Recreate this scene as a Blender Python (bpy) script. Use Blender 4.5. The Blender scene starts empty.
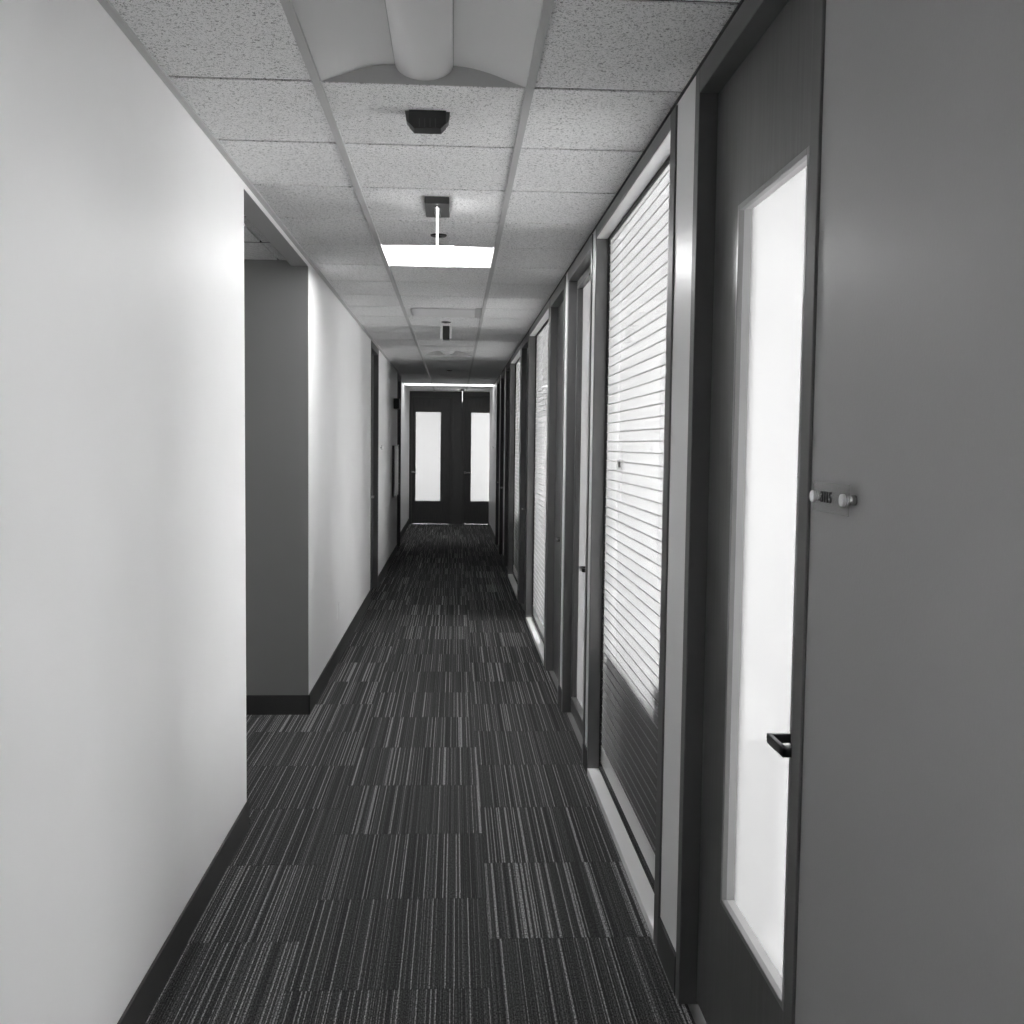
import bpy, bmesh, math, random
from mathutils import Matrix, Vector
random.seed(7)
SC = bpy.context.scene
COL = SC.collection
H = 2.616            # ceiling height
XR, XL = 0.655, -0.842
WT = 0.12

# ------------------------------------------------------------------ materials
def new_mat(name):
    m = bpy.data.materials.new(name); m.use_nodes = True
    nt = m.node_tree; nt.nodes.clear()
    out = nt.nodes.new('ShaderNodeOutputMaterial')
    return m, nt, out
def N(nt, t, **kw):
    n = nt.nodes.new(t)
    for k, v in kw.items():
        if k.startswith('i_'):
            n.inputs[k[2:].replace('_', ' ')].default_value = v
        else:
            setattr(n, k, v)
    return n
def L(nt, a, b): nt.links.new(a, b)
def math_n(nt, op, a, b=None, c=None):
    n = nt.nodes.new('ShaderNodeMath'); n.operation = op
    for i, v in enumerate((a, b, c)):
        if v is None: continue
        if hasattr(v, 'is_output'): nt.links.new(v, n.inputs[i])
        else: n.inputs[i].default_value = v
    return n.outputs[0]
def g(v): return (v, v, v, 1)
def plain(name, v, rough=0.5, spec=0.5, metal=0.0, bump=0.0, bscale=200, var=0.0, vscale=3.0, stretch=None):
    m, nt, out = new_mat(name)
    p = N(nt, 'ShaderNodeBsdfPrincipled')
    p.inputs['Base Color'].default_value = g(v)
    p.inputs['Roughness'].default_value = rough
    p.inputs['Specular IOR Level'].default_value = spec
    p.inputs['Metallic'].default_value = metal
    tc = N(nt, 'ShaderNodeTexCoord')
    vec = tc.outputs['Object']
    if stretch:
        mp = N(nt, 'ShaderNodeMapping'); mp.inputs['Scale'].default_value = stretch
        L(nt, vec, mp.inputs['Vector']); vec = mp.outputs['Vector']
    if var:
        n = N(nt, 'ShaderNodeTexNoise'); n.inputs['Scale'].default_value = vscale; n.inputs['Detail'].default_value = 5
        L(nt, vec, n.inputs['Vector'])
        r = N(nt, 'ShaderNodeMapRange'); r.inputs['From Min'].default_value = .25; r.inputs['From Max'].default_value = .75
        r.inputs['To Min'].default_value = v*(1-var); r.inputs['To Max'].default_value = v*(1+var)
        L(nt, n.outputs['Fac'], r.inputs['Value'])
        L(nt, r.outputs[0], p.inputs['Base Color'])
    if bump:
        n = N(nt, 'ShaderNodeTexNoise'); n.inputs['Scale'].default_value = bscale; n.inputs['Detail'].default_value = 3
        L(nt, vec, n.inputs['Vector'])
        b = N(nt, 'ShaderNodeBump'); b.inputs['Strength'].default_value = bump; b.inputs['Distance'].default_value = .002
        L(nt, n.outputs['Fac'], b.inputs['Height']); L(nt, b.outputs[0], p.inputs['Normal'])
    L(nt, p.outputs[0], out.inputs[0])
    return m
def emis(name, s, c=1.0):
    m, nt, out = new_mat(name)
    e = N(nt, 'ShaderNodeEmission'); e.inputs[0].default_value = g(c); e.inputs[1].default_value = s
    L(nt, e.outputs[0], out.inputs[0]); return m

M = {}
M['wall'] = plain('painted_wall', .86, .50, .5, bump=.12, bscale=160, var=.015)
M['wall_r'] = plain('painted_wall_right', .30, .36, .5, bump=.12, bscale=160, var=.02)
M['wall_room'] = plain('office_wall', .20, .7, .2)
M['wall_bright'] = plain('office_wall_brightened', .75, .7, .2)  # paler copy of the office wall, adds brightness behind the narrow frosted door
M['beam'] = plain('beam_underside_shaded', .42, .5, .4)
M['passage_shade'] = plain('passage_wall_shaded', .24, .4, .5, bump=.1, bscale=160)  # dimness of the side passage put into a darker wall colour
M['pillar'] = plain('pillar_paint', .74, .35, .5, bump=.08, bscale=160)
M['base'] = plain('vinyl_base', .045, .5, .4)
M['wood'] = plain('dark_wood', .078, .38, .5, bump=.06, bscale=30, var=.25, vscale=6, stretch=(14, 14, .8))
M['frame_dark'] = plain('dark_frame_paint', .10, .45, .4, bump=.04)
M['frame_grey'] = plain('grey_frame_metal', .12, .28, .6, bump=.03)
M['frame_pale'] = plain('pale_sill', .82, .35, .5)
M['door_grey'] = plain('grey_door_leaf', .10, .32, .5, bump=.04, bscale=40, var=.08, vscale=5, stretch=(10, 10, .8))
M['gasket'] = plain('black_gasket', .012, .6, .3)
M['bead'] = plain('glazing_bead', .22, .3, .6)
M['rebate'] = plain('glazing_rebate', .42, .4, .4)
M['tbar'] = plain('ceiling_grid_paint', .52, .45, .4)
M['tee'] = plain('cross_tee_paint', .035, .5, .3)
M['troffer'] = plain('troffer_enamel', .74, .4, .4)
M['troffer_end'] = plain('troffer_end_enamel', .52, .5, .3)
M['basket'] = plain('lamp_basket', .86, .35, .5)
M['chrome'] = plain('brushed_chrome', .75, .22, .5, metal=1)
M['satin'] = plain('satin_chrome', .85, .45, .5, metal=.7)
M['darkmetal'] = plain('dark_metal', .05, .3, .6)
M['black'] = plain('black_plastic', .018, .4, .5)
M['ridge'] = plain('vent_ridge', .09, .4, .5)
M['white'] = plain('white_plastic', .85, .3, .5)
M['shaft'] = plain('cabinet_laminate', .14, .5, .4)
M['paper'] = plain('pale_box', .30, .6, .3)
M['office_floor'] = plain('office_carpet', .19, .9, .1)
M['lamp'] = emis('lamp_on', 22)
M['lamp_far'] = emis('lamp_far_on', 1.0)
M['sky'] = emis('daylight_window', 20)
M['sky_far'] = emis('daylight_window_far_offices', 15)
M['sky_end'] = emis('daylight_window_end', 13.5)
M['ink'] = plain('sign_ink', .012, .5, .3)

def frosted(name, c, gloss=.06, clear=0):
    m, nt, out = new_mat(name)
    t = N(nt, 'ShaderNodeBsdfTranslucent'); t.inputs[0].default_value = g(c)
    d = N(nt, 'ShaderNodeBsdfDiffuse'); d.inputs[0].default_value = g(.5)
    gl = N(nt, 'ShaderNodeBsdfGlossy'); gl.inputs[0].default_value = g(.9); gl.inputs[1].default_value = .35
    a = N(nt, 'ShaderNodeMixShader'); a.inputs[0].default_value = .12
    b = N(nt, 'ShaderNodeMixShader'); b.inputs[0].default_value = gloss
    L(nt, t.outputs[0], a.inputs[1]); L(nt, d.outputs[0], a.inputs[2])
    L(nt, a.outputs[0], b.inputs[1]); L(nt, gl.outputs[0], b.inputs[2])
    if clear:
        tr = N(nt, 'ShaderNodeBsdfTransparent'); e = N(nt, 'ShaderNodeMixShader'); e.inputs[0].default_value = clear
        L(nt, b.outputs[0], e.inputs[1]); L(nt, tr.outputs[0], e.inputs[2]); b = e
    L(nt, b.outputs[0], out.inputs[0]); return m
M['frost'] = frosted('frosted_glass', .14, clear=.40)
M['frost_end'] = frosted('frosted_glass_end_doors', .42)
M['frost_bright'] = frosted('frosted_glass_narrow_door', .34)
def clear_glass(name, refl=1.0):
    m, nt, out = new_mat(name)
    t = N(nt, 'ShaderNodeBsdfTransparent'); t.inputs[0].default_value = g(.95)
    gl = N(nt, 'ShaderNodeBsdfGlossy'); gl.inputs[0].default_value = g(1); gl.inputs[1].default_value = .02
    f = N(nt, 'ShaderNodeFresnel'); f.inputs[0].default_value = 1.3
    a = N(nt, 'ShaderNodeMixShader')
    k = math_n(nt, 'MULTIPLY', f.outputs[0], refl)
    L(nt, k, a.inputs[0]); L(nt, t.outputs[0], a.inputs[1]); L(nt, gl.outputs[0], a.inputs[2])
    L(nt, a.outputs[0], out.inputs[0]); return m
M['glass'] = clear_glass('clear_glass', .15)
def acrylic():
    m, nt, out = new_mat('clear_acrylic')
    t = N(nt, 'ShaderNodeBsdfTransparent'); t.inputs[0].default_value = g(.93)
    p = N(nt, 'ShaderNodeBsdfPrincipled'); p.inputs['Base Color'].default_value = g(.5); p.inputs['Roughness'].default_value = .1
    a = N(nt, 'ShaderNodeMixShader'); a.inputs[0].default_value = .15
    L(nt, t.outputs[0], a.inputs[1]); L(nt, p.outputs[0], a.inputs[2]); L(nt, a.outputs[0], out.inputs[0]); return m
M['acrylic'] = acrylic()
def shade_mat():
    m, nt, out = new_mat('woven_shade')
    tr = N(nt, 'ShaderNodeBsdfTransparent'); tr.inputs[0].default_value = g(1)
    t = N(nt, 'ShaderNodeBsdfTranslucent'); t.inputs[0].default_value = g(.25)
    d = N(nt, 'ShaderNodeBsdfDiffuse'); d.inputs[0].default_value = g(.6)
    a = N(nt, 'ShaderNodeMixShader'); a.inputs[0].default_value = .38
    b = N(nt, 'ShaderNodeMixShader')
    tc = N(nt, 'ShaderNodeTexCoord'); s = N(nt, 'ShaderNodeSeparateXYZ'); L(nt, tc.outputs['Object'], s.inputs[0])
    w = math_n(nt, 'SINE', math_n(nt, 'MULTIPLY', s.outputs['Y'], 2*math.pi/.036))
    k = math_n(nt, 'MULTIPLY_ADD', w, .015, .36)
    L(nt, k, b.inputs[0])
    L(nt, t.outputs[0], a.inputs[1]); L(nt, d.outputs[0], a.inputs[2])
    L(nt, a.outputs[0], b.inputs[1]); L(nt, tr.outputs[0], b.inputs[2])
    L(nt, b.outputs[0], out.inputs[0]); return m
M['shade'] = shade_mat()
M['rib'] = plain('shade_rib', .32, .6, .2)

def tile_mat():
    m, nt, out = new_mat('fissured_ceiling_tile')
    p = N(nt, 'ShaderNodeBsdfPrincipled'); p.inputs['Roughness'].default_value = .75; p.inputs['Specular IOR Level'].default_value = .25
    tc = N(nt, 'ShaderNodeTexCoord')
    def spots(scale, thr, dens_scale):
        v = N(nt, 'ShaderNodeTexNoise'); v.inputs['Scale'].default_value = scale; v.inputs['Detail'].default_value = 1.5; v.inputs['Distortion'].default_value = 1.2
        L(nt, tc.outputs['Object'], v.inputs['Vector'])
        r = N(nt, 'ShaderNodeMapRange'); r.inputs['From Min'].default_value = thr; r.inputs['From Max'].default_value = thr+.05
        L(nt, v.outputs['Fac'], r.inputs['Value']); return r.outputs[0]
    s1 = spots(140, .585, 8); s2 = spots(260, .60, 8)
    s = math_n(nt, 'MAXIMUM', s1, math_n(nt, 'MULTIPLY', s2, .8))
    n = N(nt, 'ShaderNodeTexNoise'); n.inputs['Scale'].default_value = 420; n.inputs['Detail'].default_value = 2
    L(nt, tc.outputs['Object'], n.inputs['Vector'])
    base = math_n(nt, 'MULTIPLY_ADD', n.outputs['Fac'], .14, .84)
    colv = math_n(nt, 'MULTIPLY', base, math_n(nt, 'MULTIPLY_ADD', s, -.62, 1.0))
    L(nt, colv, p.inputs['Base Color'])
    b = N(nt, 'ShaderNodeBump'); b.inputs['Strength'].default_value = .5; b.inputs['Distance'].default_value = .003
    L(nt, math_n(nt, 'MULTIPLY', s, -1), b.inputs['Height']); L(nt, b.outputs[0], p.inputs['Normal'])
    L(nt, p.outputs[0], out.inputs[0]); return m
M['tile'] = tile_mat()

def carpet_mat():
    m, nt, out = new_mat('striped_carpet_tile')
    p = N(nt, 'ShaderNodeBsdfPrincipled'); p.inputs['Roughness'].default_value = .95; p.inputs['Specular IOR Level'].default_value = .08
    tc = N(nt, 'ShaderNodeTexCoord'); s = N(nt, 'ShaderNodeSeparateXYZ'); L(nt, tc.outputs['Object'], s.inputs[0])
    X, Y = s.outputs['X'], s.outputs['Y']
    T = .6044
    u = math_n(nt, 'DIVIDE', math_n(nt, 'SUBTRACT', X, -.482), T)
    cx = math_n(nt, 'FLOOR', u)
    odd = math_n(nt, 'MODULO', math_n(nt, 'ABSOLUTE', cx), 2.0)
    v = math_n(nt, 'DIVIDE', math_n(nt, 'SUBTRACT', Y, 2.932), T)
    v2 = math_n(nt, 'ADD', v, math_n(nt, 'MULTIPLY', odd, .5))
    cy = math_n(nt, 'FLOOR', v2)
    seed = math_n(nt, 'ADD', math_n(nt, 'MULTIPLY', cx, 17.31), math_n(nt, 'MULTIPLY', cy, 5.77))
    def stripe(freq, k, yk):
        c = N(nt, 'ShaderNodeCombineXYZ')
        L(nt, math_n(nt, 'MULTIPLY', X, freq), c.inputs[0])
        L(nt, math_n(nt, 'MULTIPLY', Y, yk), c.inputs[1])
        L(nt, math_n(nt, 'MULTIPLY', seed, k), c.inputs[2])
        n = N(nt, 'ShaderNodeTexNoise'); n.inputs['Scale'].default_value = 1; n.inputs['Detail'].default_value = 0
        L(nt, c.outputs[0], n.inputs['Vector']); return n.outputs['Fac']
    def ramp(x, a, b):
        r = N(nt, 'ShaderNodeMapRange'); r.inputs['From Min'].default_value = a; r.inputs['From Max'].default_value = b
        L(nt, x, r.inputs['Value']); return r.outputs[0]
    lines = ramp(stripe(150, 7.13, .0), .585, .68)        # bright thin lines
    lines2 = ramp(stripe(330, 11.3, .0), .5, .7)
    broad = ramp(stripe(34, 5.1, .0), .3, .7)
    fib = N(nt, 'ShaderNodeTexNoise'); fib.inputs['Scale'].default_value = 300; fib.inputs['Detail'].default_value = 2
    fm = N(nt, 'ShaderNodeMapping'); fm.inputs['Scale'].default_value = (1, .38, 1)
    L(nt, tc.outputs['Object'], fm.inputs['Vector']); L(nt, fm.outputs['Vector'], fib.inputs['Vector'])
    flk = ramp(fib.outputs['Fac'], .35, .7)
    a = math_n(nt, 'MULTIPLY', lines, .22)
    a = math_n(nt, 'ADD', a, math_n(nt, 'MULTIPLY', lines2, .05))
    a = math_n(nt, 'ADD', a, math_n(nt, 'MULTIPLY', broad, .018))
    a = math_n(nt, 'MULTIPLY', a, math_n(nt, 'MULTIPLY_ADD', flk, 2.0, .15))
    a = math_n(nt, 'ADD', a, math_n(nt, 'MULTIPLY_ADD', flk, .05, .020))
    fv = math_n(nt, 'FRACT', v2)
    seam = math_n(nt, 'LESS_THAN', math_n(nt, 'MINIMUM', fv, math_n(nt, 'SUBTRACT', 1.0, fv)), .008)
    a = math_n(nt, 'MULTIPLY', a, math_n(nt, 'MULTIPLY_ADD', seam, -.15, 1.0))
    L(nt, a, p.inputs['Base Color'])
    b = N(nt, 'ShaderNodeBump'); b.inputs['Strength'].default_value = .6; b.inputs['Distance'].default_value = .004
    L(nt, fib.outputs['Fac'], b.inputs['Height']); L(nt, b.outputs[0], p.inputs['Normal'])
    L(nt, p.outputs[0], out.inputs[0]); return m
M['carpet'] = carpet_mat()

# ------------------------------------------------------------------ mesh helpers
class MB:
    def __init__(self): self.bm = bmesh.new(); self.mats = []
    def mi(self, m):
        if m not in self.mats: self.mats.append(m)
        return self.mats.index(m)
    def box(self, x0, x1, y0, y1, z0, z1, m='wall', bev=0):
        vs = [self.bm.verts.new((x, y, z)) for x in (x0, x1) for y in (y0, y1) for z in (z0, z1)]
        idx = [(0, 1, 3, 2), (4, 6, 7, 5), (0, 4, 5, 1), (2, 3, 7, 6), (0, 2, 6, 4), (1, 5, 7, 3)]
        fs = [self.bm.faces.new([vs[i] for i in f]) for f in idx]
        k = self.mi(m)
        for f in fs: f.material_index = k
        if bev:
            es = list({e for f in fs for e in f.edges})
            r = bmesh.ops.bevel(self.bm, geom=es, offset=bev, segments=2, affect='EDGES', profile=.6)
            for f in r['faces']: f.material_index = k
        return self
    def poly(self, pts, m='wall'):
        f = self.bm.faces.new([self.bm.verts.new(p) for p in pts]); f.material_index = self.mi(m); return self
    def prism(self, prof, axis, a0, a1, m='wall', smooth=False, caps=True):
        """prof: 2-D points; axis 'x','y','z' = extrusion axis"""
        def P(p, a):
            if axis == 'x': return (a, p[0], p[1])
            if axis == 'y': return (p[0], a, p[1])
            return (p[0], p[1], a)
        A = [self.bm.verts.new(P(p, a0)) for p in prof]; B = [self.bm.verts.new(P(p, a1)) for p in prof]
        k = self.mi(m); n = len(prof)
        for i in range(n):
            f = self.bm.faces.new((A[i], A[(i+1) % n], B[(i+1) % n], B[i])); f.material_index = k; f.smooth = smooth
        if caps:
            for c in (A[::-1], B):
                f = self.bm.faces.new(c); f.material_index = k
        return self
    def cyl(self, c, r, a0, a1, axis='z', seg=24, m='wall', r1=None):
        r1 = r if r1 is None else r1
        def P(t, rr, a):
            u, v = rr*math.cos(t), rr*math.sin(t)
            if axis == 'x': return (a, c[0]+u, c[1]+v)
            if axis == 'y': return (c[0]+u, a, c[1]+v)
            return (c[0]+u, c[1]+v, a)
        A = [self.bm.verts.new(P(2*math.pi*i/seg, r, a0)) for i in range(seg)]
        B = [self.bm.verts.new(P(2*math.pi*i/seg, r1, a1)) for i in range(seg)]
        k = self.mi(m)
        for i in range(seg):
            f = self.bm.faces.new((A[i], A[(i+1) % seg], B[(i+1) % seg], B[i])); f.material_index = k; f.smooth = True
        for cc in (A[::-1], B):
            f = self.bm.faces.new(cc); f.material_index = k
        return self
    def build(self, name, parent=None, kind=None, label=None, cat=None, group=None, at=None):
        bmesh.ops.recalc_face_normals(self.bm, faces=self.bm.faces)
        me = bpy.data.meshes.new(name); self.bm.to_mesh(me); self.bm.free()
        for m in self.mats: me.materials.append(M[m])
        o = bpy.data.objects.new(name, me); COL.objects.link(o)
        if parent is not None:
            o.parent = parent; o.matrix_parent_inverse = Matrix.Translation(-parent.location)
        tag(o, label, cat, group, kind)
        return o
def tag(o, label=None, cat=None, group=None, kind=None):
    if label: o['label'] = label
    if cat: o['category'] = cat
    if group: o['group'] = group
    if kind: o['kind'] = kind
    return o
def empty(name, loc, label, cat, group=None, kind=None):
    o = bpy.data.objects.new(name, None); o.location = loc; o.empty_display_size = .1
    COL.objects.link(o)
    return tag(o, label, cat, group, kind)
def S(mb, name, label, cat, parent=None):
    return mb.build(name, parent, 'structure', label, cat)

Y_BACK, Y_END = -2.6, 20.5
XFAR = -.90

# ------------------------------------------------------------------ floor and ceiling
mb = MB(); mb.box(-4.2, XR+.02, Y_BACK-.1, Y_END+.3, -.12, 0, 'carpet')
S(mb, 'floor', 'dark corridor carpet of striped square tiles', 'floor')
mb = MB(); mb.box(XR+.021, 4.2, Y_BACK-.1, 16.6, -.12, -.002, 'office_floor'); mb.box(-2.2, 2.6, Y_END+.301, 23.7, -.12, -.002, 'office_floor')
S(mb, 'floor', 'plain office floor beyond the doors and glazing', 'floor')

GX0, GY0, G = -.403, 3.059, .61
TRO = [-6, -1, 4, 14, 24]      # first row index of each troffer
DIFF = 8
holes = [(GY0+G*k, GY0+G*(k+1)) for k in TRO if k != 24]
mb = MB(); lip = .006
def tile(x0, x1, y0, y1):
    # one panel with narrow dark reveal around it
    mb.box(x0+.006, x1-.006, y0+.0075, y1-.0075, H, H+.018, 'tile')
k = -9
while GY0+G*k < Y_END:
    y0, y1 = GY0+G*k, min(GY0+G*(k+1), Y_END)
    full = (k == 24)
    if not full:
        tile(XL if y1 < 16.3 else XFAR, GX0, y0, y1)
        tile(GX0+G, XR, y0, y1)
        if k not in TRO and k != DIFF: tile(GX0, GX0+G, y0, y1)
    k += 1
k = 1
while GY0+G*k < 6.03:   # cross corridor ceiling
    y0, y1 = max(GY0+G*k, 4.217), min(GY0+G*(k+1), 6.023)
    for xa in (-1.62+.0, -2.23, -2.84, -3.45, -4.06): tile(xa, xa+G, y0, y1)
    tile(-1.01, -.938, y0, y1)
    k += 1
S(mb, 'ceiling', 'suspended ceiling of speckled square tiles', 'ceiling')
mb = MB(); mb.box(-4.2, 4.2, Y_BACK-.1, 16.6, H+.13, H+.145, 'wall_room'); mb.box(-4.2, 4.2, 16.6, 23.8, H+.13, H+.145, 'wall_room')
S(mb, 'ceiling', 'hidden deck above the corridor ceiling tiles', 'ceiling')
mb = MB(); mb.box(XR+WT, 4.2, Y_BACK-.1, 16.6, H+.01, H+.05, 'wall_room'); mb.box(-2.2, 2.6, Y_END+.12, 23.8, H+.01, H+.05, 'wall_room')
S(mb, 'ceiling', 'plain white office ceiling beyond the corridor glazing', 'ceiling')

mb = MB()
for x in (GX0, GX0+G):
    mb.box(x-.012, x+.012, Y_BACK, 17.69, H-.007, H+.03, 'tbar')
    mb.box(x-.012, x+.012, 18.32, Y_END, H-.007, H+.03, 'tbar')
mb.box(XL, XL+.022, Y_BACK, 4.217, H-.007, H+.03, 'tbar'); mb.box(XL, XL+.022, 4.217, 16.1, H-.007, H+.0, 'tbar')
mb.box(XR-.006, XR, Y_BACK, 17.69, H-.006, H+.03, 'tee')
S(mb, 'trim_1', 'grey main runners of the ceiling grid', 'trim')
mb = MB()
for k in range(-9, 29):
    y = GY0+G*k
    if k in (24, 25): continue
    mb.box(XL+.022, GX0-.012, y-.0085, y+.0085, H+.004, H+.016, 'tee')
    if not any(k in (t, t+1) for t in TRO): mb.box(GX0+.012, GX0+G-.012, y-.0085, y+.0085, H+.004, H+.016, 'tee')
    mb.box(GX0+G+.012, XR-.006, y-.0085, y+.0085, H+.004, H+.016, 'tee')
for k in range(2, 5):
    y = GY0+G*k
    mb.box(-4.1, -.94, y-.005, y+.005, H-.001, H+.016, 'tee')
for x in (-1.62, -2.23, -2.84):
    mb.box(x-.012, x+.012, 4.22, 6.02, H-.007, H+.0165, 'tbar')
S(mb, 'trim_2', 'thin dark cross tees between ceiling tiles', 'trim')

# ------------------------------------------------------------------ left walls
mb = MB(); mb.box(XL-.12, XL, Y_BACK, 4.217, 0, H+.14, 'wall'); mb.box(-4.1, XL-.12, 4.097, 4.217, 0, H+.14, 'wall')
S(mb, 'wall_left', 'bright white corridor wall nearest on the left', 'wall')
DL1 = (10.42, 11.40); DL2 = (15.15, 16.08)
mb = MB()
mb.box(XL-.12, XL, 6.023, DL1[0], 0, H+.14, 'wall'); mb.box(XL-.12, XL, DL1[1], DL2[0], 0, H+.14, 'wall')
mb.box(-4.1, XL-.001, 6.0215, 6.023, 0, H+.14, 'passage_shade'); mb.box(-4.1, XL-.12, 6.023, 6.143, 0, H+.14, 'wall')  # thin facing carries the passage shade in its colour
mb.box(XL-.30, XL-.12, DL1[0]-.1, DL1[1]+.1, 0, H+.14, 'wall_room'); mb.box(XL-.30, XL-.12, DL2[0]-.1, DL2[1]+.1, 0, H+.14, 'wall_room')
S(mb, 'wall_left', 'white left wall beyond the side passage', 'wall')
mb = MB(); mb.box(XFAR-.12, XFAR, DL2[1], Y_END, 0, H+.14, 'wall')
S(mb, 'wall_left', 'short white wall stretch at the far left end', 'wall')
mb = MB(); mb.box(-4.2, -4.1, 4.0, 6.2, 0, H+.14, 'wall'); 
S(mb, 'wall_side', 'end wall of the side passage', 'wall')
mb = MB(); mb.box(-.938, XL-.002, 4.217, 6.0215, H-.03, H+.14, 'beam'); mb.box(XL-.002, XL, 4.217, 6.023, H-.031, H+.14, 'wall')  # beam coloured darker for its shaded underside, lit corridor face kept white
S(mb, 'trim_3', 'shallow white beam over the side passage opening', 'trim')
BH = .115
mb = MB(); mb.box(XL, XL+.008, Y_BACK, 4.225, 0, BH, 'base', .002); mb.box(-4.1, XL+.008, 4.217, 4.225, 0, BH, 'base')
S(mb, 'baseboard_left', 'dark vinyl baseboard under the nearest left wall', 'baseboard')
mb = MB(); mb.box(-4.1, XL+.008, 6.015, 6.023, 0, BH, 'base'); mb.box(XL, XL+.008, 6.015, DL1[0], 0, BH, 'base'); mb.box(XL, XL+.008, DL1[1], DL2[0], 0, BH, 'base')
S(mb, 'baseboard_left', 'dark vinyl baseboard wrapping the side passage corner', 'baseboard')
mb = MB(); mb.box(XFAR, XFAR+.008, DL2[1], Y_END-.02, 0, BH, 'base')
S(mb, 'baseboard_left', 'dark baseboard at the far left end', 'baseboard')

# ------------------------------------------------------------------ right wall
DN = (1.872, 2.875)     # near door with glass
W0 = (-1.3, .75)      # unseen glazing added beside the viewpoint to light the near left wall
W1 = (3.13, 4.90)
DA = (5.03, 6.10)
DB = (6.27, 7.24)
W2 = (7.27, 9.28)
DC = (9.33, 10.33)
W3 = (10.45, 12.40)
DE_ = (12.5, 13.5)
DD = (13.95, 15.0)
DF = (15.35, 16.4)
opens = [DN, W1, DA, DB, W2, DC, W3, DE_, DD, DF]
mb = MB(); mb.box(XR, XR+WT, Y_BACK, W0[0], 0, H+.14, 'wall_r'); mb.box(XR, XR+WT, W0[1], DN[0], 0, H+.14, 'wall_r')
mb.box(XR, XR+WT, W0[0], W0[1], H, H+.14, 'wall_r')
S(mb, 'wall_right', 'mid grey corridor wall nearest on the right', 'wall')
mb = MB()
for a, b in zip(opens[:-1], opens[1:]):
    mb.box(XR, XR+WT, a[1], b[0], 0, H+.14, 'pillar')
for a in opens: mb.box(XR+.001, XR+WT-.001, a[0]+.0, a[1], H, H+.14, 'pillar')
S(mb, 'wall_right', 'pale pillars between the doors and glazing on the right', 'wall')
mb = MB(); mb.box(XR, XR+WT, DF[1], 19.9, 0, H+.14, 'pillar')
S(mb, 'wall_right', 'pale wall stretch at the far right end', 'wall')
mb = MB(); mb.box(XR-.008, XR, Y_BACK, W0[0], 0, BH, 'base', .002); mb.box(XR-.008, XR, W0[1], DN[0], 0, BH, 'base', .002)
S(mb, 'baseboard_right', 'dark baseboard under the nearest right wall', 'baseboard')
mb = MB()
for a, b in zip(opens[:-1], opens[1:]):
    mb.box(XR-.008, XR, a[1], b[0], 0, BH, 'base')
mb.box(XR-.008, XR, DF[1], 19.9, 0, BH, 'base')
S(mb, 'baseboard_right', 'dark baseboard pieces under the right pillars', 'baseboard')
# back wall behind the camera
mb = MB(); mb.box(XL-.12, XR+WT, Y_BACK-.1, Y_BACK, 0, H+.14, 'wall')
S(mb, 'wall_back', 'plain corridor wall behind the viewpoint', 'wall')

# ------------------------------------------------------------------ doors
def door_frame_bm(y0, y1, m, side=1, X=XR, fw=.05, depth=WT, head=.078, proud=.006):
    """steel frame in the wall plane X; side=+1: room lies at +X"""
    mb = MB()
    def bx(xa, xb, ya, yb, za, zb, mm, bev=0):
        xs = sorted((X+side*xa, X+side*xb)); mb.box(xs[0], xs[1], ya, yb, za, zb, mm, bev)
    bx(-proud, depth, y0, y0+fw, 0, H-.012, m, .003)
    bx(-proud, depth, y1-fw, y1, 0, H-.012, m, .003)
    bx(-proud, depth, y0+fw, y1-fw, H-head, H-.012, m, .003)
    # stops
    bx(.094, depth-.004, y0+fw, y0+fw+.016, 0, H-head, m)
    bx(.094, depth-.004, y1-fw-.016, y1-fw, 0, H-head, m)
    bx(.094, depth-.004, y0+fw, y1-fw, H-head-.016, H-head, m)
    return mb
def lever_bm(x, y, z, d, side=-1, m='chrome', ln=.095):
    """rectangular return lever; projects towards side*X; arm runs along d*Y"""
    mb = MB()
    mb.cyl((y, z), .020, x, x+side*.008, 'x', 20, m)
    xs = sorted((x+side*.006, x+side*.062)); mb.box(xs[0], xs[1], y-.011, y+.011, z-.0095, z+.0095, m, .002)
    ys = sorted((y-d*.011, y+d*ln)); xs = sorted((x+side*.052, x+side*.062)); mb.box(xs[0], xs[1], ys[0], ys[1], z-.0095, z+.0095, m, .002)
    ys = sorted((y+d*(ln-.01), y+d*ln)); xs = sorted((x+side*.014, x+side*.062)); mb.box(xs[0], xs[1], ys[0], ys[1], z-.0095, z+.0095, m, .002)
    return mb
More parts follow.
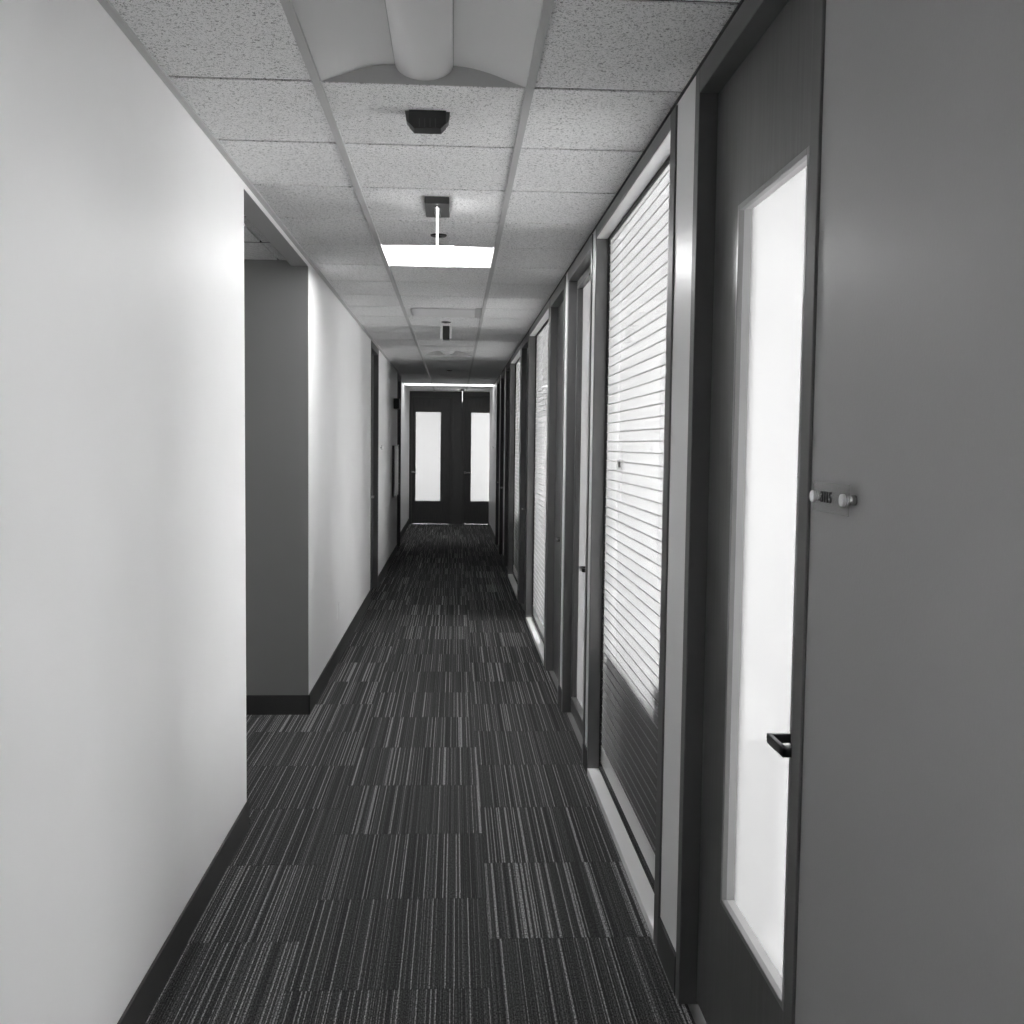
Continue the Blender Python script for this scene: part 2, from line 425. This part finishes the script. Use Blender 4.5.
def make_door(name, y0, y1, label, leafm='wood', framem='frame_dark', glass=None, lever=None, leverm='chrome', pane='frost', bead='bead', X=XR, side=1, dead=False, recess=.045):
    root = empty(name, (X, (y0+y1)/2, 0), label, 'door', kind='structure')
    door_frame_bm(y0, y1, framem, side, X).build('door_frame', root)
    a, b = y0+.053, y1-.053; zb, zt = .012, H-.081
    xs = sorted((X+side*recess, X+side*(recess+.045)))
    mb = MB()
    if glass:
        ga, gb, gz0, gz1 = glass
        mb.box(xs[0], xs[1], a, ga, zb, zt, leafm); mb.box(xs[0], xs[1], gb, b, zb, zt, leafm)
        mb.box(xs[0], xs[1], ga, gb, zb, gz0, leafm); mb.box(xs[0], xs[1], ga, gb, gz1, zt, leafm)
    else:
        mb.box(xs[0], xs[1], a, b, zb, zt, leafm, .002)
    leaf = mb.build('leaf', root)
    if glass:
        xf = X+side*recess; w = .010
        mb = MB()
        xa, xb = sorted((xf-side*.006, xf+side*.008))
        for (p, q, r, s) in ((ga-.004, ga+w, gz0-.004, gz1+.004), (gb-w, gb+.004, gz0-.004, gz1+.004), (ga+w, gb-w, gz0-.004, gz0+w), (ga+w, gb-w, gz1-w, gz1+.004)):
            mb.box(xa, xb, p, q, r, s, bead, .002)
        # rebate faces leading in to the pane
        xa, xb = sorted((xf+side*.008, xf+side*.030))
        for (p, q, r, s) in ((ga, ga+.006, gz0, gz1), (gb-.006, gb, gz0, gz1), (ga, gb, gz0, gz0+.006), (ga, gb, gz1-.006, gz1)):
            mb.box(xa, xb, p, q, r, s, 'rebate' if bead == 'bead' else bead)
        mb.build('glazing_bead', leaf)
        MB().box(*sorted((xf+side*.028, xf+side*.034)), ga, gb, gz0, gz1, pane).build('frosted_pane', leaf)
    if lever:
        ly, lz, d = lever
        xf = X+side*recess
        h = lever_bm(xf, ly, lz, d, -side, leverm).build('lever_handle', leaf)
        if dead:
            MB().cyl((ly, lz+.22), .026, xf, xf-side*.02, 'x', 20, leverm).build('deadbolt', leaf)
    return root

make_door('door_1', DN[0], DN[1], 'dark wood door with tall frosted pane nearest on the right', 'wood', 'frame_dark',
          glass=(2.06, 2.572, .415, 2.18), lever=(1.95, .997, 1), leverm='darkmetal')
make_door('door_2', DA[0], DA[1], 'full-height frosted door in grey frame past the nearest glazing', 'door_grey', 'frame_grey',
          glass=(DA[0]+.13, DA[1]-.10, .10, H-.12), lever=(5.125, .965, 1), leverm='darkmetal', pane='frost_bright', bead='frame_grey')
make_door('door_3', DB[0], DB[1], 'closed grey door with chrome lever before the second blind window', 'door_grey', 'frame_grey', lever=(6.385, 1.0, 1))
make_door('door_4', DC[0], DC[1], 'closed dark door between second and third blind windows', 'wood', 'frame_dark', lever=(9.75, .98, 1))
make_door('door_5', DE_[0], DE_[1], 'dark closed door just past the third blind window', 'wood', 'frame_dark')
make_door('door_6', DD[0], DD[1], 'dark closed door second from the right far end', 'wood', 'frame_dark', lever=(14.6, .98, 1))
make_door('door_7', DF[0], DF[1], 'dark closed door last on the right wall', 'wood', 'frame_dark', lever=(16.22, 1.0, -1))
make_door('door_8', DL1[0], DL1[1], 'dark closed door with deadbolt on the left wall', 'wood', 'frame_dark', lever=(10.56, 1.04, 1), leverm='satin', X=XL, side=-1, dead=True)
make_door('door_9', DL2[0], DL2[1], 'dark closed door beyond the notice board on the left', 'wood', 'frame_dark', lever=(15.35, 1.0, 1), X=XL, side=-1)

# end wall with two glazed doors (facing the camera)
def end_door(name, x0, x1, gx0, gx1, label, handle):
    root = empty(name, ((x0+x1)/2, Y_END, 0), label, 'door', kind='structure')
    mb = MB(); f = .05
    mb.box(x0, x0+f, Y_END-.01, Y_END+.12, 0, H-.03, 'frame_dark', .003); mb.box(x1-f, x1, Y_END-.01, Y_END+.12, 0, H-.03, 'frame_dark', .003)
    mb.box(x0+f, x1-f, Y_END-.01, Y_END+.12, H-.11, H-.03, 'frame_dark', .003)
    mb.box(x0+f, x0+f+.02, Y_END+.082, Y_END+.118, 0, H-.11, 'frame_dark'); mb.box(x1-f-.02, x1-f, Y_END+.082, Y_END+.118, 0, H-.11, 'frame_dark'); mb.box(x0+f, x1-f, Y_END+.082, Y_END+.118, H-.13, H-.11, 'frame_dark')
    mb.build('door_frame', root)
    ya, yb = Y_END+.035, Y_END+.08; a, b, zb, zt = x0+f+.003, x1-f-.003, .012, H-.113
    gz0, gz1 = .45, 2.225
    mb = MB()
    mb.box(a, gx0, ya, yb, zb, zt, 'wood'); mb.box(gx1, b, ya, yb, zb, zt, 'wood'); mb.box(gx0, gx1, ya, yb, zb, gz0, 'wood'); mb.box(gx0, gx1, ya, yb, gz1, zt, 'wood')
    leaf = mb.build('leaf', root)
    mb = MB(); w = .014
    for p in ((gx0-.003, gx0+w, gz0, gz1), (gx1-w, gx1+.003, gz0, gz1), (gx0+w, gx1-w, gz0-.003, gz0+w), (gx0+w, gx1-w, gz1-w, gz1+.003)):
        mb.box(p[0], p[1], ya-.006, ya+.01, p[2], p[3], 'frame_dark')
    mb.build('glazing_bead', leaf)
    MB().box(gx0, gx1, ya+.02, ya+.026, gz0, gz1, 'frost_end').build('frosted_pane', leaf)
    mb = MB(); mb.cyl((handle, 1.03), .024, ya, ya-.008, 'y', 20, 'chrome'); mb.box(handle-.011, handle+.011, ya-.06, ya-.006, 1.019, 1.041, 'chrome')
    mb.box(handle-.011, handle+.11, ya-.06, ya-.05, 1.018, 1.042, 'chrome'); mb.build('lever_handle', leaf)
    return root
end_door('door_10', XFAR, -.04, -.79, -.275, 'dark door with tall frosted pane at the corridor end, left one', -.86)
end_door('door_11', .12, 1.10, .30, .81, 'dark door with tall frosted pane at the corridor end, right one', .20)
mb = MB(); mb.box(-.04, .12, Y_END, Y_END+.12, 0, H+.14, 'frame_dark'); mb.box(1.10, 2.6, Y_END, Y_END+.12, 0, H+.14, 'wall'); mb.box(-1.1, XFAR, Y_END, Y_END+.12, 0, H+.14, 'wall')
mb.box(XFAR, 1.10, Y_END, Y_END+.12, H-.03, H+.14, 'frame_dark')
S(mb, 'wall_end', 'dark end wall holding the two glazed doors', 'wall')
mb = MB(); mb.box(XR+WT, 2.6, 19.78, 19.9, 0, H+.14, 'wall'); mb.box(2.5, 2.6, 19.9, 20.5, 0, H+.14, 'wall')
S(mb, 'wall_side', 'small recess wall at the far right corner', 'wall')
mb = MB(); mb.box(XR, 2.6, 19.9, 20.5, H, H+.02, 'tile'); mb.box(XR+.02, 2.6, 19.9, 20.8, -.12, -.001, 'carpet')
S(mb, 'ceiling', 'ceiling of the small recess at the far right corner', 'ceiling')

# ------------------------------------------------------------------ windows and shades
def make_window(n, y0, y1, label, shade_label, zs=.035, side_m='frame_grey'):
    root = empty('window_%d' % n, (XR, (y0+y1)/2, 0), label, 'window', kind='structure')
    fw = .022; d = .055; gz0, gz1 = .055, H-.075
    mb = MB()
    mb.box(XR-.006, XR+.10, y0, y0+.075, 0, H-.012, 'frame_dark' if n == 1 else side_m, .003)
    mb.box(XR-.006, XR+.10, y1-fw, y1, 0, H-.012, side_m, .003)
    mb.box(XR-.006, XR+.10, y0+.075, y1-fw, H-.06, H-.012, side_m, .003)
    mb.build('window_frame', root)
    MB().box(XR-.003, XR+d-.008, y0+.075, y1-fw, H-.064, H-.060, 'frame_pale').build('head_lining', root)
    MB().box(XR-.006, XR+.10, y0+.075, y1-fw, 0, zs, 'frame_pale', .003).build('sill', root)
    mb = MB(); a, b, w = y0+.075, y1-fw, .010
    xa, xb = XR+d-.006, XR+d+.016
    mb.box(xa, xb, a, a+w, zs, H-.06, 'gasket'); mb.box(xa, xb, b-w, b, zs, H-.06, 'gasket')
    mb.box(xa, xb, a+w, b-w, zs, zs+w, 'gasket'); mb.box(xa, xb, a+w, b-w, H-.064-w, H-.06, 'gasket')
    mb.build('gasket', root)
    MB().box(XR+d-.003, XR+d+.003, a+w, b-w, zs+w, H-.06-w, 'glass').build('pane', root)
    sx = XR+.0605; sh = MB()
    z0, z1 = .15, H-.07
    sh.box(sx, sx+.0015, a, b, z0, z1, 'shade')
    z = z0+.02
    while z < z1:
        sh.box(sx-.0025, sx+.0, a, b, z-.0018, z+.0018, 'rib'); z += .0435
    if shade_label:
        s = sh.build('window_shade', None, None, shade_label, 'shade')
        s['group'] = 'shades behind the corridor glazing'
    else:
        s = sh.build('window_shade', root)
    MB().box(sx-.002, sx+.020, a, b, z1, z1+.02, 'white').build('head_rail', s)
    MB().box(sx-.003, sx+.006, a, b, z0-.085, z0, 'white').build('bottom_rail', s)
    return root
make_window(9, W0[0], W0[1], 'unseen corridor glazing added beside the viewpoint to light the near left wall', None)
make_window(1, W1[0], W1[1], 'largest corridor glazing in grey frame, nearest on the right', 'ribbed pale shade behind the largest nearest glazing')
make_window(2, W2[0], W2[1], 'second corridor glazing past the closed grey door', 'ribbed pale shade behind the second glazing, beyond the grey door')
make_window(3, W3[0], W3[1], 'third corridor glazing, farthest and narrowest in view', 'ribbed pale shade behind the third and farthest glazing')

# furniture pressed against the shades, seen through them
def cabinet(y0, y1, h, label, n):
    root = empty('cabinet', (XR+WT+.25, (y0+y1)/2, 0), label, 'cabinet', 'low cabinets behind the glazing')
    x0, x1 = XR+WT+.006, XR+WT+.26
    MB().box(x0, x1, y0, y1, .05, h-.025, 'shaft', .003).build('body', root)
    MB().box(x0-.004, x1+.01, y0-.006, y1+.006, h-.025, h, 'shaft', .003).build('top', root)
    MB().box(x0+.02, x1-.02, y0+.02, y1-.02, 0, .05, 'black').build('plinth', root)
    w = (y1-y0)/n
    for i in range(n):
        a = y0+i*w
        d = MB().box(x1, x1+.018, a+.004, a+w-.004, .06, h-.03, 'shaft', .002).build('door', root)
        MB().box(x1+.018, x1+.034, a+w-.05, a+w-.04, h-.22, h-.08, 'chrome').build('handle', d)
    return root
cabinet(3.22, 4.74, .64, 'dark low cabinet seen through the nearest shade', 3)
cabinet(7.40, 8.02, .72, 'dark low cabinet seen through the second shade', 2)
cabinet(10.6, 12.2, .78, 'dark low cabinet seen through the third shade', 3)
bx = MB().box(XR+WT+.02, XR+WT+.25, 3.24, 3.62, .641, .76, 'paper', .004).build('storage_box', None, None, 'greyish box on the dark cabinet behind the nearest shade', 'box')
MB().box(XR+WT+.016, XR+WT+.254, 3.236, 3.624, .725, .762, 'paper', .003).build('lid', bx)

# ------------------------------------------------------------------ offices beyond
OX = 3.9
mb = MB()
for y in (Y_BACK, 1.3, 4.97, 6.19, 9.305, 12.45):
    mb.box(XR+WT, OX, y-.03, y+.03, 0, H+.01, 'wall_bright' if abs(y-6.2)<.3 else 'wall_room')
S(mb, 'wall_office', 'plain partitions between the offices on the right', 'wall')
mb = MB(); mb.box(OX, OX+.1, Y_BACK, 12.5, 0, .75, 'wall_room'); mb.box(OX, OX+.1, Y_BACK, 12.5, 2.5, H+.1, 'wall_room')
S(mb, 'wall_office', 'outside wall of the offices on the right', 'wall')
for i, (a, b) in enumerate(((Y_BACK+.05, 4.93), (5.01, 6.15), (6.23, 9.27), (9.34, 12.41))):
    root = empty('window_%d' % (4+i), (OX, (a+b)/2, 0), 'bright outside office window, hidden behind the right wall', 'window', kind='structure')
    MB().box(OX+.03, OX+.04, a, b, .76, 2.49, 'sky' if i < 2 else 'sky_far').build('daylight_pane', root)
    mb = MB()
    n = max(1, round((b-a)/1.2))
    for k in range(n+1):
        y = a+(b-a)*k/n; mb.box(OX-.01, OX+.028, y-.02, y+.02, .75, 2.5, 'frame_grey')
    mb.build('window_frame', root)
mb = MB(); mb.box(-2.2, -2.1, Y_END+.12, 23.8, 0, H+.02, 'wall_room'); mb.box(2.6, 2.7, Y_END+.12, 23.8, 0, H+.02, 'wall_room'); mb.box(-2.2, 2.7, 23.7, 23.8, 0, .5, 'wall_room')
mb.box(-.01, .07, Y_END+.12, 23.7, 0, H, 'wall_room')
S(mb, 'wall_office', 'walls of the bright rooms past the end doors', 'wall')
root = empty('window_8', (0, 23.7, 0), 'bright outside window past the end doors', 'window', kind='structure')
MB().box(-2.1, 2.6, 23.72, 23.73, .5, 2.6, 'sky_end').build('daylight_pane', root)
MB().box(-2.1, 2.6, 23.66, 23.7, 1.5, 1.55, 'frame_grey').build('window_frame', root)

# ------------------------------------------------------------------ ceiling lights
def troffer(k, label, lit=False, first=False):
    y0, y1 = GY0+G*k-.0068, GY0+G*(k+1)+.0068; x0, x1 = GX0+.010, GX0+G-.010; xc = (x0+x1)/2; yc = (y0+y1)/2
    root = empty('ceiling_light', (xc, yc, H), label, 'ceiling light', 'recessed troffers down the corridor')
    dz = .055
    mb = MB()
    # two vaulted wings rising to the centre, closed by the end gussets
    pts = [(x0, H+.002)]
    for i in range(1, 9):
        t = i/8; pts.append((x0+(xc-.085-x0)*t, H+.002+dz*math.sin(t*math.pi/2)**1.15))
    pl = list(pts); pr = [(2*xc-p[0], p[1]) for p in pts]
    for prof in (pl, pr):
        A = [mb.bm.verts.new((p[0], y0, p[1])) for p in prof]; B = [mb.bm.verts.new((p[0], y1, p[1])) for p in prof]
        kk = mb.mi('troffer')
        for i in range(len(prof)-1):
            f = mb.bm.faces.new((A[i], A[i+1], B[i+1], B[i])); f.material_index = kk; f.smooth = True
    wings = mb.build('wing_reflector', root)
    mb = MB()
    for yy in (y0, y1):
        prof = pl + pr[::-1]
        mb.poly([(p[0], yy, p[1]) for p in prof], 'troffer_end')
    mb.poly([(xc-.085, y0, H+dz+.002), (xc+.085, y0, H+dz+.002), (xc+.085, y1, H+dz+.002), (xc-.085, y1, H+dz+.002)], 'troffer_end')
    mb.box(x0-.001, x1+.001, y0, y1, H+.07, H+.075, 'troffer_end')
    mb.build('housing', root)
    mb = MB(); r = .083; n = 20
    prof = [(xc+r*math.cos(math.pi+math.pi*i/n), H+dz+.004+.047/.083*r*math.sin(math.pi+math.pi*i/n)) for i in range(n+1)]
    mb.prism(prof, 'y', y0+.004, y1-.004, 'lamp' if lit else 'basket', True)
    mb.build('lamp_basket', root)
    return root
troffer(-6, 'unlit recessed troffer behind the viewpoint')
troffer(-1, 'unlit square troffer with round basket nearest the camera')
troffer(4, 'brightly lit square troffer above the corridor', lit=True)
troffer(14, 'unlit square troffer two thirds down the corridor')
# square air diffuser
y0, y1 = GY0+G*DIFF+.006, GY0+G*(DIFF+1)-.006; x0, x1 = GX0+.014, GX0+G-.014
root = empty('air_diffuser', ((x0+x1)/2, (y0+y1)/2, H), 'flat white square air diffuser beyond the lit troffer', 'air diffuser')
MB().box(x0+.05, x1-.05, y0+.05, y1-.05, H-.004, H+.004, 'troffer', .002).build('plaque', root)
mb = MB()
for p in ((x0, x0+.03, y0, y1), (x1-.03, x1, y0, y1), (x0+.03, x1-.03, y0, y0+.03), (x0+.03, x1-.03, y1-.03, y1)): mb.box(p[0], p[1], p[2], p[3], H, H+.006, 'troffer')
mb.box(x0, x1, y0, y1, H+.008, H+.014, 'troffer')
mb.build('rim', root)
# far cross-wise light
root = empty('ceiling_light', (-.1, 18.0, H), 'bright lit strip light across the corridor near its end', 'ceiling light', 'lights at the corridor end')
MB().box(XFAR+.02, XR-.01, 17.70, 18.30, H-.004, H+.004, 'lamp_far').build('diffuser', root)
mb = MB(); mb.box(XFAR+.005, XR-.006, 17.68, 17.70, H-.012, H+.05, 'troffer'); mb.box(XFAR+.005, XR-.006, 18.30, 18.32, H-.012, H+.05, 'troffer')
mb.build('housing', root)

# ------------------------------------------------------------------ ceiling fittings
root = empty('smoke_detector', (-.0945, 3.32, H), 'black vented box on the ceiling between two troffers', 'smoke detector')
x0, x1, ya, yb = -.164, -.025, 3.285, 3.345; zt, zb = H-.0005, H-.055
MB().prism([(x0+.012, zt), (x1-.012, zt), (x1-.012, zb+.016), (x1-.028, zb), (x0+.028, zb), (x0+.012, zb+.016)], 'y', ya, yb, 'black').build('body', root)
MB().prism([(x0, zt), (x1, zt), (x1-.004, zb+.026), (x1-.02, zb+.008), (x0+.02, zb+.008), (x0+.004, zb+.026)], 'y', ya+.012, yb-.006, 'ridge').build('side_cover', root)
mb = MB()
for i in range(4):
    x = x0+.045+i*.0165; mb.box(x-.001, x+.001, ya-.002, ya, zb+.004, zb+.030, 'ridge')
mb.build('vent', root)

def exit_sign(y, xc, label, ln=.36, drop=.26, w=.104, grp='exit signs down the corridor', canopy=True, th=.008):
    root = empty('exit_sign', (xc, y+ln/2, H), label, 'exit sign', grp)
    if canopy:
        MB().box(xc-w/2, xc+w/2, y, y+ln, H-.03, H-.0005, 'darkmetal', .004).build('canopy', root)
    MB().box(xc-.0125, xc+.0125, y+.04, y+ln-.04, H-.04, H-.029, 'chrome').build('clamp', root)
    mb = MB(); mb.box(xc-th/2, xc+th/2, y+.03, y+ln-.03, H-.03-drop, H-.036, 'signpanel', .001)
    mb.build('sign_panel', root)
    return root
# edge-lit acrylic: glows along its edges
M['signpanel'] = emis('edge_lit_panel', 1.0)
exit_sign(4.40, -.0845, 'exit sign seen edge-on hanging before the lit troffer', ln=.27, drop=.215, th=.006)
root = empty('exit_sign', (-.09, 9.2, H), 'small boxy hanging exit sign beyond the lit troffer', 'exit sign', 'exit signs down the corridor')
MB().box(-.116, -.058, 9.13, 9.26, H-.115, H-.0005, 'black', .002).build('sign_box', root)
mb = MB(); mb.box(-.136, -.118, 9.125, 9.265, H-.115, H-.001, 'white', .002); mb.box(-.056, -.042, 9.125, 9.265, H-.115, H-.001, 'white', .002); mb.build('side_plate', root)
exit_sign(19.45, .128, 'thin hanging exit sign in front of the end doors', ln=.36, drop=.20, w=.06, th=.004)

def sprinkler(x, y, label):
    root = empty('sprinkler', (x, y, H), label, 'sprinkler', 'sprinklers in the ceiling')
    mb = MB(); mb.cyl((x, y), .042, H+.001, H-.006, 'z', 28, 'black', .038); mb.build('escutcheon', root)
    mb = MB(); mb.cyl((x, y), .010, H-.006, H-.009, 'z', 12, 'darkmetal'); mb.cyl((x, y), .018, H-.009, H-.011, 'z', 16, 'black'); mb.build('deflector', root)
    return root
sprinkler(-.090, 5.205, 'dark round sprinkler right before the lit troffer')
sprinkler(-.085, 8.85, 'small dark sprinkler before the boxy exit sign')
sprinkler(-.09, 14.6, 'tiny sprinkler in the dim far part of the ceiling')

# ------------------------------------------------------------------ wall fittings
def nameplate(X, side, ya, yb, z, label, text=None, h=.05, grp='room number plates', bolts=True):
    """clear plate stood off the wall; side = direction it projects"""
    yc = (ya+yb)/2
    root = empty('room_number_plate', (X, yc, z), label, 'sign', grp)
    xa, xb = sorted((X+side*.014, X+side*.018))
    MB().box(xa, xb, ya, yb, z-h/2, z+h/2, 'acrylic', .001).build('plate', root)
    for y in (ya+.012, yb-.012):
        mb = MB(); mb.cyl((y, z), .0085, X-side*.001, X+side*.0145, 'x', 16, 'chrome'); mb.cyl((y, z), .0105, X+side*.019, X+side*.0245, 'x', 20, 'white', .010)
        mb.build('standoff_bolt', root)
    if text:
        cu = bpy.data.curves.new('digits', 'FONT'); cu.body = text; cu.size = .026; cu.extrude = .0008
        cu.align_x = 'CENTER'; cu.align_y = 'CENTER'; cu.offset = .0006
        t = bpy.data.objects.new('tmp_text', cu); COL.objects.link(t)
        dg = bpy.context.evaluated_depsgraph_get(); me = bpy.data.meshes.new_from_object(t.evaluated_get(dg))
        bpy.data.objects.remove(t)
        # text local x -> -Y, local y -> Z, local z -> -X
        R = Matrix(((0, 0, -1, 0), (-1, 0, 0, 0), (0, 1, 0, 0), (0, 0, 0, 1)))
        me.transform(Matrix.Translation((X+side*.0195, yc+.012, z)) @ R)
        me.materials.clear(); me.materials.append(M['ink'])
        o = bpy.data.objects.new('digits', me); COL.objects.link(o); o.parent = root; o.matrix_parent_inverse = Matrix.Translation(-root.location)
        o['label'] = 'black digits 3115'
    return root
nameplate(XR, -1, 1.648, 1.812, 1.502, 'clear plate reading 3115 on the near right wall', '3115', .052)
nameplate(XL, 1, 11.70, 11.86, 1.54, 'small plate just past the left wall door with deadbolt')
nameplate(XL, 1, 15.00, 15.13, 1.56, 'small plate beside the far left door, past the notice board')
nameplate(XR, -1, 17.6, 17.78, 1.54, 'small plate on the far right wall stretch')
root = empty('room_number_plate', (XR+.05, 4.5, 1.5), 'tiny plate on the far side of the nearest glazing', 'sign', 'room number plates')
MB().box(XR+.052, XR+.057, 4.36, 4.52, 1.485, 1.53, 'acrylic').build('plate', root)
MB().box(XR+.0505, XR+.0518, 4.40, 4.46, 1.495, 1.518, 'ridge').build('marking', root)

root = empty('power_outlet', (XL, 7.56, .36), 'white power outlet low on the left wall', 'outlet')
MB().box(XL+.0005, XL+.006, 7.52, 7.61, .305, .42, 'white', .002).build('cover_plate', root)
for z in (.335, .385):
    MB().box(XL+.006, XL+.008, 7.545, 7.585, z-.014, z+.014, 'white', .001).build('socket', root)

root = empty('notice_board', (XL, 14.45, .86), 'slim dark framed board mounted on the left wall', 'notice board')
MB().box(XL+.001, XL+.03, 13.95, 14.95, .86, 1.56, 'darkmetal', .003).build('frame', root)
MB().box(XL+.030, XL+.034, 14.0, 14.9, .91, 1.51, 'frame_grey').build('panel', root)
root = empty('wall_speaker', (XL, 14.4, 2.14), 'small dark box high on the left wall above the board', 'speaker')
MB().box(XL+.001, XL+.075, 14.2, 14.52, 2.06, 2.2, 'black', .006).build('body', root)
MB().box(XL+.075, XL+.079, 14.22, 14.50, 2.075, 2.185, 'ridge').build('grille', root)
# world: faint ambient
w = bpy.data.worlds.new('world'); SC.world = w; w.use_nodes = True
w.node_tree.nodes['Background'].inputs[0].default_value = g(1); w.node_tree.nodes['Background'].inputs[1].default_value = .3

# ------------------------------------------------------------------ camera
f, yaw, pit, rol, E = 1035.77, .05546, -.06461, .01194, 1.58588
F = Vector((math.sin(yaw)*math.cos(pit), math.cos(yaw)*math.cos(pit), math.sin(pit)))
R = Vector((math.cos(yaw), -math.sin(yaw), 0)); U = R.cross(F)
R2 = math.cos(rol)*R+math.sin(rol)*U; U2 = -math.sin(rol)*R+math.cos(rol)*U
cam = bpy.data.cameras.new('camera'); co = bpy.data.objects.new('camera', cam); COL.objects.link(co)
m = Matrix.Identity(4)
for i in range(3):
    m[i][0] = R2[i]; m[i][1] = U2[i]; m[i][2] = -F[i]
m[2][3] = E
co.matrix_world = m
cam.sensor_width = 36; cam.sensor_fit = 'HORIZONTAL'; cam.lens = f/1024*36; cam.clip_start = .02; cam.clip_end = 100
SC.camera = co
SC.view_settings.view_transform = 'Standard'; SC.view_settings.look = 'None'
SC.view_settings.exposure = 1.75; SC.view_settings.gamma = 1.0
SC.view_settings.use_curve_mapping = False
